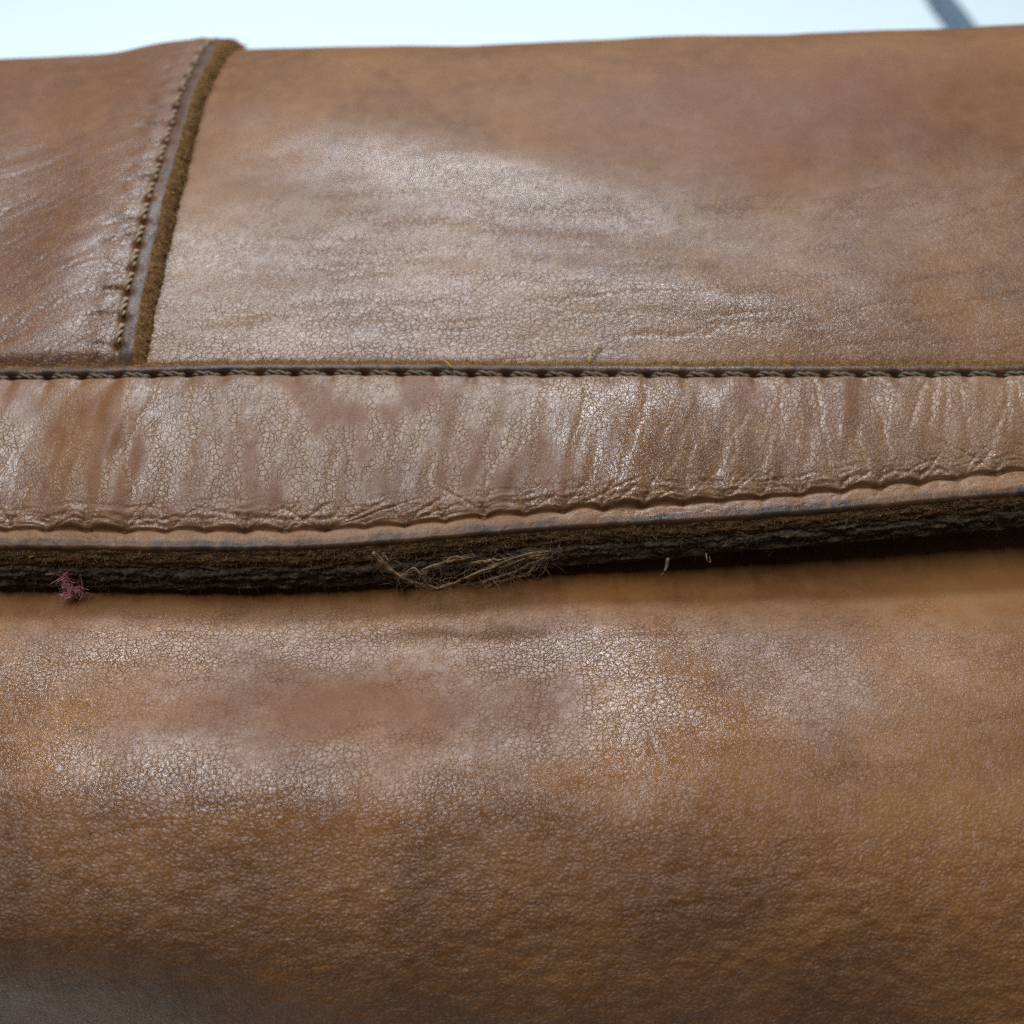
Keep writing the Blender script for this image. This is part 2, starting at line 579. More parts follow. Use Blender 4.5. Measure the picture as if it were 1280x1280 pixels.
PITCH_ST = 4.7
HOLES_TOP = np.arange(-124, 124, PITCH_ST) + 1.1
HOLES_BOT = np.arange(-124, 124, 5.0) + 0.6

# overlap panel's edge line: x as a function of s
ex, es = pix('flap', [160, 163, 185, 215, 240, 254, 263], [470, 452, 345, 215, 130, 90, 70], off=1.8)
pf = np.polyfit(es, ex, 2)
x_edge = lambda s: np.polyval(pf, np.clip(s, 15, 130)) + 0.18 * fbm(np.asarray(s) * 0.25, np.asarray(s) * 0 + 1.7, 9)


def dens(a, b, d, lo=None, hi=None, coarse=2.5):
    v = [np.arange(a, b, d)]
    if lo is not None and lo < a:
        v.insert(0, np.arange(lo, a - d, coarse))
    if hi is not None and hi > b:
        v.append(np.arange(b, hi + coarse, coarse))
    return np.concatenate(v)


# ---- main flap panel
def flap_und(X, S):
    h = flap_base_h(X, S)
    h = h + 0.45 * fbm(X * 0.028, S * 0.04, 3, 2) + 0.10 * fbm(X * 0.10, S * 0.16, 4, 2)
    h = h + ridge('flap', X, S, 520, 190, -20, 30, 9, 1.1)
    h = h + ridge('flap', X, S, 860, 360, -10, 26, 8, 1.0)
    h = h + ridge('flap', X, S, 330, 300, 0, 16, 10, -0.5)
    h = h + ridge('flap', X, S, 1050, 250, 12, 34, 12, -0.7)
    return h


xs = dens(-100, 100, 0.27, -124, 124)
ss = dens(14, 118, 0.27, None, 190, 2.5)
X, S = np.meshgrid(xs, ss)
keep = -70  # the panel ends a little way under the overlap
lines = []
r = random.Random(3)
for k in range(70):
    x0 = r.uniform(-40, 70); s0 = r.uniform(24, 62)
    mm_ = 0.03 + 0.20 * float(sstep(x0, 10, 60)) + r.gauss(0, 0.06)
    lines.append((x0, s0, mm_, r.uniform(8, 26), r.uniform(0.02, 0.075) * (1 - 0.5 * float(sstep(s0, 35, 62))), r.uniform(0.22, 0.45), k))
for k in range(26):
    x0 = r.uniform(-60, -10); s0 = r.uniform(25, 40)
    lines.append((x0, s0, r.gauss(0, 0.05), r.uniform(6, 16), r.uniform(0.03, 0.08), r.uniform(0.2, 0.35), 200 + k))
ch, cm = crease_field(X, S, lines, 'x')
h = flap_und(X, S) + ch
h = h - 0.35 * np.exp(-((S - s_top(X)) / 1.2) ** 2)
Xp = np.maximum(X, x_edge(S) - 9)        # tucked under the overlap, where it ends
P = flap_pt(Xp, S, h)
crease = np.clip(0.85 * cm + 0.35 * (1 - sstep(S, 24, 50)) + ridge('flap', X, S, 800, 400, -8, 30, 9, 0.4), 0, 1)
worn = np.clip(0.9 * sstep(S, 45, 70) * (1 - 0.8 * sstep(X, 45, 75) * (1 - sstep(S, 60, 80))) - ridge('flap', X, S, 560, 215, -14, 30, 7, 0.7), 0, 1)
tone = 0.25 * (1 - sstep(S, 22, 34)) + ridge('flap', X, S, 230, 300, 70, 40, 8, 0.3)
red = np.clip(ridge('flap', X, S, 1000, 140, 5, 30, 14, 0.9) + ridge('flap', X, S, 330, 330, 0, 10, 6, 0.4) + 0.25 * sstep(fbm(X * 0.05, S * 0.08, 21), 0.0, 0.6), 0, 1)
gloss = np.clip(ridge('flap', X, S, 500, 215, -14, 34, 8, 1.0) + ridge('flap', X, S, 930, 400, -5, 20, 7, 1.2), 0, 1.2)
flap = grid_obj('flap_panel', P, M_flap, bag, gcoord(X, S, 40), crease=crease, worn=worn, tone=tone, red=red, gloss=gloss)

# ---- overlap panel (left) lying on the flap panel
W = dens(0, 60, 0.27, None, 64, 2.0)                     # distance left of the edge
ss2 = dens(14, 118, 0.27, None, 190, 2.5)
Wg, S = np.meshgrid(W, ss2)
X = x_edge(S) - Wg
T_OV = 2.0
h = flap_base_h(X, S) + flap_und(X, S) * 0 + (flap_und(X, S) - flap_base_h(X, S)) * np.exp(-(Wg / 14) ** 2)
prof = T_OV * (1 - 0.85 * sstep(Wg, 6, 26))
rnd = np.clip(1 - Wg / 0.7, 0, 1)
prof = prof - 0.10 * np.clip(1 - Wg / 0.35, 0, 1) ** 2
pitch2 = 4.6
ph = (S % pitch2) / pitch2
hole = np.exp(-(((ph - 0.5) * pitch2) / 0.6) ** 2)
GW = 2.15
gro = np.exp(-((Wg - GW) / 0.42) ** 2)
prof = prof - gro * (0.35 + 0.95 * hole) - 0.22 * hole * np.exp(-((Wg - 1.45) / 0.5) ** 2) + 0.05 * fbm(S * 0.3, Wg * 0.4, 45, 2) * np.exp(-(Wg / 2) ** 4)
prof = prof + 0.35 * np.exp(-((Wg - 4.6) / 1.5) ** 2) * (0.8 - 0.9 * hole)
# slanting folds drawn towards the seam
fold = fbm((S + 0.62 * Wg) * 0.26, Wg * 0.035, 31, 3)
lines = []
r = random.Random(77)
for k in range(60):
    s0 = r.uniform(24, 66); x0 = float(x_edge(s0)) - r.uniform(5, 45)
    lines.append((x0, s0, r.uniform(0.9, 2.0), r.uniform(3, 9), r.uniform(0.05, 0.16), r.uniform(0.18, 0.40), k))
ch, cm = crease_field(X, S, lines, 's')
lines = []
for k in range(4, 24):
    s0 = (k + 0.5) * pitch2; L = r.uniform(4, 7)
    lines.append((float(x_edge(s0)) - GW - L, s0 + r.gauss(-0.8, 0.5), r.uniform(0.0, 0.25), L * 1.5, r.uniform(0.18, 0.3), r.uniform(0.3, 0.5), 90 + k))
ch2, cm2 = crease_field(X, S, lines, 'x')
h = h + (ch + ch2) * sstep(Wg, GW - 0.3, GW + 0.5)
h = h + prof + 0.12 * fold * sstep(Wg, 4, 10) * (1 - sstep(S, 68, 88)) + 0.5 * fbm(X * 0.04, S * 0.04, 33, 2) * sstep(Wg, 4, 20)
h = h + ridge('flap', X, S, 60, 360, 60, 40, 9, 0.9)
h = h - 1.7 * sstep(s_top(X) + 1.0 - S, -1.5, 2.0)
P = flap_pt(X, S, h)
crease = np.clip(0.7 * cm + 0.5 * cm2 + sstep(-fold, 0.0, 0.5) * 0.6 * (1 - sstep(S, 62, 84)) + hole * np.exp(-((Wg - 4) / 2.0) ** 2), 0, 1)
worn = np.clip(0.7 * sstep(S, 60, 84) + 0.8 * np.exp(-(Wg / 2.0) ** 2), 0, 1)
red = np.clip(0.3 + 0.4 * fbm(X * 0.06, S * 0.06, 36), 0, 1)
gloss = np.clip(0.1 + 0.5 * np.exp(-(Wg / 2.0) ** 2), 0, 1)
h_over = h.copy(); W_over = W; S_over = ss2
burn = (0.65 + 0.35 * fbm(S * 0.12, Wg * 0.5, 46, 2)) * (1 - sstep(Wg, GW - 0.6, GW - 0.1))
over = grid_obj('overlap_panel', P, M_left, bag, gcoord(X, S, 140), flip=True, burn=burn, crease=crease, worn=worn, tone=0.0, red=red, gloss=gloss)
over['label'] = 'left leather panel lapped over the flap and sewn down'

# its cut edge
ssd = np.arange(17, 150, 0.22)
dw = np.linspace(0, 1, 9)
S, D = np.meshgrid(ssd, dw)
X = x_edge(S)
top = np.interp(ssd, ss2, h[:, 0])
botm = flap_und(x_edge(ssd), ssd) - 0.5
hh = top[None, :] * (1 - D) + botm[None, :] * D
jit = 0.20 * fbm(S * 0.9, D * 2.0, 41, 3) + 0.12 * fbm(S * 3.0, D * 5, 42, 2)
bul = 0.45 * np.sin(np.pi * np.clip(D, 0, 1)) ** 0.7 + 1.5 * D
P = flap_pt(X + (bul + jit) * (D > 0), S, hh)
P_edge_ov = P
ce = grid_obj('cut_edge', P, M_edge, over, np.stack([S, D * 2, S * 0], -1), flip=True)
n = 2600
r = np.random.default_rng(5)
i = r.integers(0, P.shape[1], n); j = r.integers(1, 7, n)
p0 = P[j, i]
d = np.stack([r.normal(0.8, 0.5, n), r.normal(-0.1, 0.6, n), r.normal(0.25, 0.6, n)], -1)
fibres('edge_fuzz', p0, d, r.uniform(0.25, 0.7, n), r.uniform(0.018, 0.04, n), M_fuzz, over, 0.6, 6)

# ---- border strip sewn along the flap's front
ny_ = 205
xs = dens(-76, 76, 0.2, -124, 124)
tt = np.linspace(0, 1, ny_)
tt = np.sort(np.concatenate([tt, np.linspace(0, 0.16, 40)[1:-1]]))
Xg, Tg = np.meshgrid(xs, tt)
slip = s_lip(xs) + 0.10 * fbm(xs * 0.35, xs * 0, 52); stop = s_top(xs)
S = slip[None, :] + Tg * (stop - slip)[None, :]
X = Xg
hp = HOLES_BOT[1] - HOLES_BOT[0]
phx = ((X - HOLES_BOT[0]) / hp)
scal = abs(np.sin(np.pi * phx))
irr = 0.65 + 0.5 * perlin(np.floor(phx) * 3.7 + 0.5, phx * 0 + 0.5, 88)
gpath = s_groove(X) + 0.50 * irr * scal ** 0.8 - 0.15 + 0.16 * fbm(X * 0.25, X * 0 + 2.2, 54, 2)
cusp = np.exp(-((phx - np.round(phx)) * hp / 0.8) ** 2)
a = stop[None, :] - S                        # from the top edge down
b = S - slip[None, :]                         # from the lip up
gd = S - gpath
wid = stop[None, :] - s_groove(X)
T_ST = 1.5
h = flap_base_h(X, S) + T_ST
# pillow of the strip between the two seams
mid = np.clip((a - TOP_MARGIN) / np.maximum(wid - TOP_MARGIN, 1), 0, 1)
h = h + 1.2 * (np.clip(4 * mid * (1 - mid), 0, 1)) ** 0.75
h = h - 0.45 * np.clip(1 - a / 0.4, 0, 1) ** 2                          # rounded top edge
ht = np.abs((X - HOLES_TOP[0]) / PITCH_ST - np.round((X - HOLES_TOP[0]) / PITCH_ST)) * PITCH_ST
ht = np.exp(-(ht / 0.7) ** 2)
h = h - np.exp(-((a - TOP_MARGIN) / 0.40) ** 2) * (0.55 + 0.9 * ht) + 0.05 * np.exp(-((a - 0.8) / 0.5) ** 2)
h = h - 0.25 * np.exp(-((a - TOP_MARGIN - 1.2) / 0.9) ** 2) * ht
# bottom groove: a narrow sunk seam; the lip below it rises to a burnished band, then turns over the edge
up = np.where(gd > 0, np.exp(-(gd / 0.26) ** 2), np.exp(-(gd / 0.16) ** 2))
h = h - up * (0.38 + 0.40 * cusp)
h = h - 0.28 * cusp * np.exp(-((gd - 0.5) / 0.8) ** 2)
lipm = sstep(-gd, 0.0, 0.1)
h = h - lipm * (0.95 * (1 - np.sqrt(np.clip(1 - np.clip(1 - b / 0.55, 0, 1) ** 2.2, 0, 1))) + 0.20 * np.clip((b - 1.1) / 1.4, 0, 1.3) ** 1.4)
h = h - lipm * 0.10 * np.clip(fbm(X * 0.9, b * 1.1, 49, 3) - 0.35, 0, 1)          # nicks
h = h + lipm * (0.06 * irr * np.exp(-((gd + 0.6) / 0.45) ** 2) * (1 - cusp) + 0.10 * fbm(X * 0.16, X * 0 + 7.7, 57, 2) + 0.035 * fbm(X * 0.5, b * 0.5, 58, 2))
# folds across the strip
r = random.Random(12)
lines = []
x0 = -72
k = 0
while x0 < 74:
    sl = r.gauss(0.22, 0.20) if x0 > -20 else r.gauss(0.05, 0.15)
    lo = float(s_groove(x0)) + r.uniform(-0.3, 6)
    L = r.uniform(7, 20)
    kd = 0.42 + 0.33 * float(sstep(x0, -5, 25))
    lines.append((x0, lo, sl, L, r.uniform(0.05, 0.17) * kd, r.uniform(0.22, 0.42), k))
    if r.random() < 0.6:
        lines.append((x0 + r.uniform(-1, 1), lo + L * 0.5, -sl + r.gauss(0, 0.4), r.uniform(4, 9), r.uniform(0.04, 0.12) * kd, r.uniform(0.2, 0.4), k + 300))
    x0 += r.uniform(1.2, 4.2); k += 1
for hx in HOLES_BOT:
    if abs(hx) < 75:
        for q in range(4):
            lines.append((hx + r.gauss(0, 0.25), float(s_groove(hx)) - 0.2, r.gauss(0.1, 0.9), r.uniform(2.0, 5.0), r.uniform(0.08, 0.20), r.uniform(0.12, 0.24), 500 + k)); k += 1
ch, cm = crease_field(X, S, lines, 's')
inner = sstep(gd, 0.1, 0.6) * sstep(a, TOP_MARGIN + 0.2, TOP_MARGIN + 1.0)
h = h + ch * inner
wr = fbm(X * 0.16, gd * 1.15, 61, 2)
h = h + (0.11 * wr + 0.09 * fbm(X * 0.4, gd * 1.9, 62, 2)) * inner * np.exp(-((gd - 1.4) / 1.8) ** 2)
und = fbm(X * 0.10 + 0.012 * gd * X * 0, gd * 0.03, 63, 2)
h = h + inner * (0.32 * und + 0.2 * fbm(X * 0.25 - gd * 0.05, gd * 0.06, 64, 2))
h = h + ridge('flap', X, S, 135, 560, 90, 14, 6, 0.8) * inner + ridge('flap', X, S, 800, 545, 85, 14, 9, 0.7) * inner
h = h - ridge('flap', X, S, 45, 570, 90, 14, 5, 0.6) * inner
P = flap_pt(X, S, h)
P_strip = P; h_strip = h
isl = sstep(fbm(X * 0.13, gd * 0.10, 71, 2), -0.1, 0.35)
crease = np.clip(cm * inner + 0.55 * np.exp(-(gd / 2.2) ** 2) * inner + 0.35 * sstep(X, 0, 20) * inner, 0, 1)
worn = np.clip(isl * 0.62 * (1 - cm) * inner + (1 - inner) * 0.95 + ridge('flap', X, S, 130, 550, 90, 12, 5, 0.8) - 0.4 * sstep(X, 0, 25), 0, 1)
red = np.clip(0.6 * isl * inner * (1 - 0.7 * cm) * (1 - 0.6 * sstep(X, 30, 60)), 0, 1)
tone = np.clip(0.55 * cm * inner + 0.25 * sstep(X, 35, 65) + 0.2 * np.exp(-(gd / 1.5) ** 2) * (gd > 0), 0, 1)
gloss = np.clip(ridge('flap', X, S, 130, 560, 90, 14, 6, 1.2) + ridge('flap', X, S, 790, 545, 85, 16, 10, 1.2) + 0.7 * (gd < -0.5) + 1.5 * (a < 1.4) - 0.7 * inner * sstep(X, -46, -38) * (1 - sstep(X, -2, 6)), -0.7, 1.6)
burn = np.clip(sstep(1.55 - b + 0.35 * fbm(X * 0.3, b * 0.6, 47, 3), 0.0, 0.7) * lipm * (0.78 + 0.6 * fbm(X * 0.07, X * 0, 59, 2)) + 0.85 * (a < TOP_MARGIN - 0.1), 0, 1)
strip = grid_obj('flap_border', P, M_strip, bag, gcoord(X, S, 260), burn=burn, crease=crease, worn=worn, tone=tone, red=red, gloss=gloss)
strip['label'] = 'creased leather band sewn along the front of the flap'

# fuzzy cut edge along the strip's top
D, Xq = np.meshgrid(np.linspace(0, 1, 7), dens(-76, 76, 0.22, -124, 124), indexing='ij')
Sq = s_top(Xq)
topc = np.interp(Xq[0], xs, h[-1])
botc = flap_und(Xq[0], Sq[0]) - 0.45
hh = topc[None] * (1 - D) + botc[None] * D
jit = 0.25 * fbm(Xq * 0.9, D * 2, 81, 3)
P = flap_pt(Xq, Sq + (0.25 * np.sin(np.pi * D) ** 0.7 + 1.5 * D + jit) * (D > 0), hh)
grid_obj('cut_edge', P, M_edge, strip, np.stack([Xq, D * 2, D * 0], -1))
n = 6500
r = np.random.default_rng(8)
i = r.integers(0, P.shape[1], n); j = r.integers(0, 5, n)
d = np.stack([r.normal(0, 0.8, n), r.normal(0.1, 0.5, n), r.normal(0.7, 0.4, n)], -1)
fibres('edge_fuzz', P[j, i], d, r.uniform(0.25, 0.8, n), r.uniform(0.018, 0.04, n), M_fuzz, strip, 0.6, 9)


# ---- stitches: one twisted thread bridging two holes, shared by every copy
def stitch_mesh(name, L, rad, mat, arch=0.35):
    parts = []
    u = np.linspace(-1, 1, 15)
    for ph in (0, math.pi):
        tw = u * 4.2 + ph
        path = np.stack([u * L / 2, 0.52 * rad * np.cos(tw), 0.52 * rad * np.sin(tw) + arch * (1 - u ** 4) - arch], -1)
        parts.append(tube(path, rad * 0.62 * (1 - 0.35 * u ** 6), 6))
    V, F = join(parts)
    me = bpy.data.meshes.new(name)
    me.from_pydata((V * MM).tolist(), [], F)
    me.polygons.foreach_set('use_smooth', np.ones(len(me.polygons), bool))
    me.materials.append(mat)
    return me


def put(me, name, parent, p, tx, nz):
    """place a stitch at p (mm), local x along tx, local z along nz"""
    tx = Vector(tx).normalized(); nz = Vector(nz); nz = (nz - tx * nz.dot(tx)).normalized()
    ty = nz.cross(tx)
    from mathutils import Matrix
    M = Matrix((tx, ty, nz)).transposed().to_4x4()
    M.translation = Vector(p) * MM
    o = bpy.data.objects.new(name, me)
    COL.objects.link(o)
    o.parent = parent
    o.matrix_world = M
    return o


me_top = stitch_mesh('stitch', PITCH_ST * 0.80, 0.37, M_thread, 0.6)
jr = random.Random(4)
for k in range(len(HOLES_TOP) - 1):
    xa, xb = HOLES_TOP[k] + 0.15, HOLES_TOP[k + 1] - 0.15
    if abs(xa) > 84:
        continue
    sa, sb = s_top(xa) - TOP_MARGIN + 0.22, s_top(xb) - TOP_MARGIN - 0.30
    ja, jb = jr.gauss(0, 0.06), jr.gauss(0, 0.06)
    base = lambda x, s: float(flap_base_h(x, s)) + T_ST - 0.12
    pa = flap_pt(xa, sa + ja, base(xa, sa)); pb = flap_pt(xb, sb + jb, base(xb, sb))
    _, _, ny, nz = FLAP.at(sa)
    put(me_top, 'stitch', strip, (pa + pb) / 2, pb - pa, (0, float(ny), float(nz)))

me_bot = stitch_mesh('stitch', 4.2, 0.30, M_thread_dark, 0.3)
for k in range(len(HOLES_BOT) - 1):
    xm = (HOLES_BOT[k] + HOLES_BOT[k + 1]) / 2
    if abs(xm) > 72:
        continue
    xa, xb = xm - 2, xm + 2
    sa, sb = s_groove(xa) + 0.05, s_groove(xb) + 0.05
    pa = flap_pt(xa, sa, float(flap_base_h(xa, sa)) + T_ST - 0.95); pb = flap_pt(xb, sb, float(flap_base_h(xb, sb)) + T_ST - 0.95)
    _, _, ny, nz = FLAP.at(sa)
    put(me_bot, 'stitch', strip, (pa + pb) / 2, pb - pa, (0, float(ny), float(nz)))

me_ov = stitch_mesh('stitch', pitch2 * 0.74, 0.42, M_thread_tan, 0.5)
k = math.ceil((18) / pitch2)
while k * pitch2 < 112:
    sa = k * pitch2 - pitch2 * 0.5 + 0.3; sb = sa + pitch2 - 0.6
    if sa > float(s_top(x_edge(sa) - GW)) - 0.5:
        sm = (sa + sb) / 2
        hm = h_over[np.argmin(abs(S_over - sm)), np.argmin(abs(W_over - GW))] + 0.16

        def spt(s, w):
            return flap_pt(float(x_edge(s)) - w, s, hm)
        pa, pb = spt(sa, GW + 0.25), spt(sb, GW - 0.1)
        _, _, ny, nz = FLAP.at(sa)
        put(me_ov, 'stitch', over, (pa + pb) / 2, pb - pa, (0, float(ny), float(nz)))
    k += 1

# ---- the worn layers of the flap's raw front edge
lip_x = P_strip[0, :, 0]


def layer(name, z0, z1, o0, o1, mat, seed, rough_amp, wave, depth=16.0, bulge=0.35):
    """a ribbon along the lip: front face from z0 down to z1 below it, standing out o0..o1 towards the front"""
    xs_ = dens(-76, 76, 0.25, -124, 124)
    ly = np.interp(xs_, lip_x, P_strip[0, :, 1]); lz = np.interp(xs_, lip_x, P_strip[0, :, 2])
    sl = math.tan(math.radians(27))
    wv = wave * fbm(xs_ * 0.11, xs_ * 0, seed, 3)
    wv2 = wave * fbm(xs_ * 0.13, xs_ * 0 + 5.1, seed + 40, 3)
    v = np.linspace(0, 1, 16)
    Dy = np.concatenate([[depth, 2.0], -(o0 + (o1 - o0) * v) - bulge * np.sin(np.pi * v) ** 0.6 , [2.0, depth]])
    vz = np.concatenate([[0, 0], v, [1, 1]])
    up = np.concatenate([[depth, 2.0], 0 * v, [2.0, depth]]) * sl
    fr = np.concatenate([[0, 0], np.ones(16), [0, 0]])
    X_ = xs_[None, :] + 0 * Dy[:, None]
    ex_ = 1 + 0.22 * (1 - sstep(xs_, -5, 40))          # thicker towards the left, where the flap rests on the body
    Z_ = lz[None, :] + (z0 * ex_ + wv)[None, :] * (1 - vz[:, None]) + (z1 * ex_ + wv2)[None, :] * vz[:, None] + up[:, None]
    j_ = rough_amp * fbm(X_ * 0.28, (Z_ - lz[None, :]) * 1.5, seed + 1, 4) + 0.5 * rough_amp * fbm(X_ * 2.4, Z_ * 3.5, seed + 2, 2)
    Y_ = ly[None, :] + Dy[:, None] + j_ * fr[:, None]
    P_ = np.stack([X_, Y_, Z_], -1)
    o = grid_obj(name, P_, mat, bag, np.stack([X_, Z_, X_ * 0 + seed], -1), flip=True)
    return o, P_[2:-2]


lc, PL1 = layer('leather_core', 0.35, -1.7, -0.15, 0.35, M_core, 91, 0.26, 0.10, depth=13.0)
lc['label'] = 'fibrous brown cut edge below the border band'
lf, PL2 = layer('felt_layer', -1.5, -3.5, 0.15, 0.45, M_felt, 95, 0.50, 0.35, depth=13.0, bulge=0.5)
lf['label'] = 'dark matted felt layer in the flap edge'
ll, PL3 = layer('lining', -3.2, -4.7, 0.2, 0.3, M_felt, 99, 0.30, 0.25, depth=13.0, bulge=0.4)
ll['label'] = 'dark lining showing under the felt'


def fuzz_on(name, PL, n, mat, seed, lmin, lmax, dirm, mask=None):
    r = np.random.default_rng(seed)
    i = r.integers(0, PL.shape[1], n); j = r.integers(0, PL.shape[0], n)
    p0 = PL[j, i]
    d = np.stack([r.normal(0, 0.9, n), r.normal(dirm[0], 0.4, n), r.normal(dirm[1], 0.5, n)], -1)
    return fibres(name, p0, d, r.uniform(lmin, lmax, n), r.uniform(0.015, 0.035, n), mat, bag, 0.6, seed)


fuzz_on('edge_fuzz', PL1[:8], 2600, M_fuzz, 101, 0.12, 0.4, (-0.5, 0.2))
fuzz_on('edge_fuzz', PL1, 1500, M_fuzz, 102, 0.15, 0.5, (-0.6, -0.1))
fuzz_on('edge_fuzz', PL2, 1300, M_fuzzdark, 103, 0.2, 0.7, (-0.6, -0.2))
fuzz_on('edge_fuzz', PL3, 350, M_fuzzdark, 104, 0.3, 0.9, (-0.5, -0.5))

# ---- body under the flap
xs = dens(-84, 84, 0.25, -118, 118)
ss = dens(-12, 82, 0.25, -38, 262, 3.0)
X, S = np.meshgrid(xs, ss)


def body_und(X, S):
    fade = 1 - sstep(S, 60, 84)
    h = body_base_h(X, S) * (1 - sstep(S, 84, 100))
    h = h + fade * (0.45 * fbm(X * 0.022, S * 0.035, 111, 2) + 0.12 * fbm(X * 0.09, S * 0.10, 112, 2))
    h = h + ridge('body', X, S, 420, 838, 0, 36, 8, -1.0)          # shallow hollow, ringed
    h = h + ridge('body', X, S, 40, 955, -4, 30, 6, 0.9)           # swelling along the ring's lower rim
    h = h + ridge('body', X, S, 370, 990, -4, 28, 6, 0.85)
    h = h + ridge('body', X, S, 680, 985, 6, 22, 6, 0.6)
    h = h + ridge('body', X, S, 840, 890, 62, 13, 7, 0.9)
    h = h + ridge('body', X, S, 1150, 900, 0, 26, 20, 0.4)
    end = sstep(abs(X), 88, 118)
    return h - 3 * end ** 2 * (1 - sstep(S, 84, 100))


def ell(px, py, rx, rs):
    cx, cs = pix('body', px, py)
    return np.sqrt(((X - cx[0]) / rx) ** 2 + ((S - cs[0]) / rs) ** 2)


e = ell(430, 880, 36, 11) + 0.22 * fbm(X * 0.12, S * 0.16, 140, 3)
lines = []
r = random.Random(31)
for k in range(26):
    px = r.uniform(640, 860); py = r.uniform(800, 890)
    x0, s0 = pix('body', px, py)
    lines.append((float(x0[0]), float(s0[0]), r.gauss(-0.1, 0.2), r.uniform(4, 9), r.uniform(0.015, 0.045), r.uniform(0.25, 0.55), k))
ch1, cm1 = crease_field(X, S, lines, 's')
lines = []
for k in range(80):
    x0 = r.uniform(-70, 66); s0 = r.uniform(3, 56)
    lines.append((x0, s0, r.gauss(0.0, 0.16) - (0.15 if x0 > 25 else 0), r.uniform(5, 18), r.uniform(0.01, 0.035), r.uniform(0.2, 0.42), 60 + k))
ch2, cm2 = crease_field(X, S, lines, 'x')
h = body_und(X, S) + ch1 + ch2
# pebbled relief of the lower front
low = sstep(S, 26, 40) * (1 - sstep(S, 70, 84))
h = h + low * 0.08 * fbm(X * 0.45, S * 0.65, 121, 2)
P = body_pt(X, S, h)
crease = np.clip(0.85 * cm1 + 0.6 * cm2 + 0.4 * np.exp(-((e - 1.05) / 0.35) ** 2) + 0.15 * low, 0, 1)
worn = np.clip(0.75 * np.exp(-(e / 0.72) ** 2) + 0.8 * (1 - sstep(S, 3, 10)), 0, 1)
red = np.clip(0.65 * np.exp(-(e / 0.6) ** 2) + 0.30 * low * sstep(fbm(X * 0.03, S * 0.05, 131), -0.1, 0.6), 0, 1)
tone = np.clip(0.3 * np.exp(-((e - 1.1) / 0.3) ** 2) * sstep(-S, -20, -8) + 0.25 * sstep(X, 20, 55) * (1 - sstep(S, 25, 45)), 0, 1)
gloss = np.clip(0.95 * np.exp(-((e - 1.15) / 0.36) ** 2) - 0.8 * np.exp(-(e / 0.6) ** 2) + ridge('body', X, S, 830, 880, 80, 14, 9, 0.8) + ridge('body', X, S, 50, 925, 0, 16, 7, 1.2), -0.5, 1.3)
body = grid_obj('body', P, M_body, bag, gcoord(X, S, 400), flip=True, crease=crease, worn=worn, tone=tone, red=red, gloss=gloss, pebble=low)
body['label'] = 'smooth rounded front of the bag below the flap'
Pb = P

# ---- side gussets closing the ends of the body
for sg, col_ in ((-1, 0), (1, -1)):
    ring = Pb[::4, col_]
    c0 = ring.mean(0)
    V = [ring]
    for f_, off in ((0.92, 2.5), (0.6, 3.5), (0.25, 2.0)):
        V.append(c0 + (ring - c0) * f_ + np.array([sg * off, 0, 0]))
    G = np.stack(V)
    grid_obj('side_gusset', G, M_inner, bag, flip=(sg > 0))

# ---- frayed threads hanging from the edge
def plane_pt(px, py, back):
    """pixel -> mm point on the upright plane of the flap's front edge, `back` mm behind Y=0"""
    u = (px - 640) / 640 * HALF; v = (640 - py) / 640 * HALF
    cp, sp = math.cos(PITCH), math.sin(PITCH)
    dvec = np.array([u, cp + v * sp, -sp + v * cp])
    k = (back - 1.1 - CAM[1]) / dvec[1]
    return CAM + dvec * k


def strand(pts, rad, n=18, backs=None, seed=0, wob=0.12):
    r = np.random.default_rng(seed)
    ctrl = np.array([plane_pt(px, py, bk) for px, py, bk in pts])
    u = np.linspace(0, len(ctrl) - 1, n)
    path = np.stack([np.interp(u, np.arange(len(ctrl)), ctrl[:, c]) for c in range(3)], -1)
    for _ in range(3):
        path[1:-1] = (path[:-2] + 2 * path[1:-1] + path[2:]) / 4
    ph = r.uniform(0, 6, 3)
    for c in range(3):
        path[:, c] += wob * np.sin(np.arange(n) * r.uniform(0.5, 1.1) + ph[c])
    rr = rad * (1 - 0.6 * np.linspace(0, 1, n) ** 3) * (1 + 0.25 * r.normal(0, 1, n)).clip(0.6, 1.5)
    return tube(path, rr, 6)


fray = bpy.data.objects.new('frayed_thread', None)
COL.objects.link(fray); fray.parent = bag
fray['label'] = 'tangle of torn brown threads hanging from the flap edge'
fr_lines = [
    ([(466, 690, -0.8), (480, 706, -1.6), (500, 722, -2.0), (528, 732, -2.2), (545, 738, -2.2)], 0.28),
    ([(545, 738, -2.2), (560, 732, -2.2), (585, 720, -2.0), (620, 706, -1.6), (655, 694, -1.0), (688, 690, -0.4)], 0.26),
    ([(530, 728, -2.0), (528, 715, -1.8), (545, 706, -1.5), (570, 700, -1.2), (588, 698, -0.8)], 0.34),
    ([(575, 725, -2.0), (610, 712, -1.8), (650, 700, -1.4), (685, 694, -0.6)], 0.22),
    ([(600, 730, -1.6), (615, 724, -1.8), (640, 718, -1.6), (662, 706, -1.0), (680, 698, -0.5)], 0.24),
    ([(612, 734, -1.4), (630, 726, -1.6), (655, 720, -1.4), (672, 706, -0.6)], 0.20),
    ([(590, 704, -0.9), (610, 702, -1.2), (640, 698, -1.0)], 0.24),
    ([(500, 722, -2.0), (515, 712, -1.6), (530, 718, -1.8), (540, 732, -2.0)], 0.22),
    ([(520, 730, -2.0), (548, 736, -2.3), (575, 728, -2.1)], 0.30),
    ([(640, 728, -1.2), (645, 716, -1.6), (650, 702, -1.2)], 0.12),
    ([(478, 692, -1.0), (484, 700, -1.6), (482, 706, -1.8)], 0.10),
]
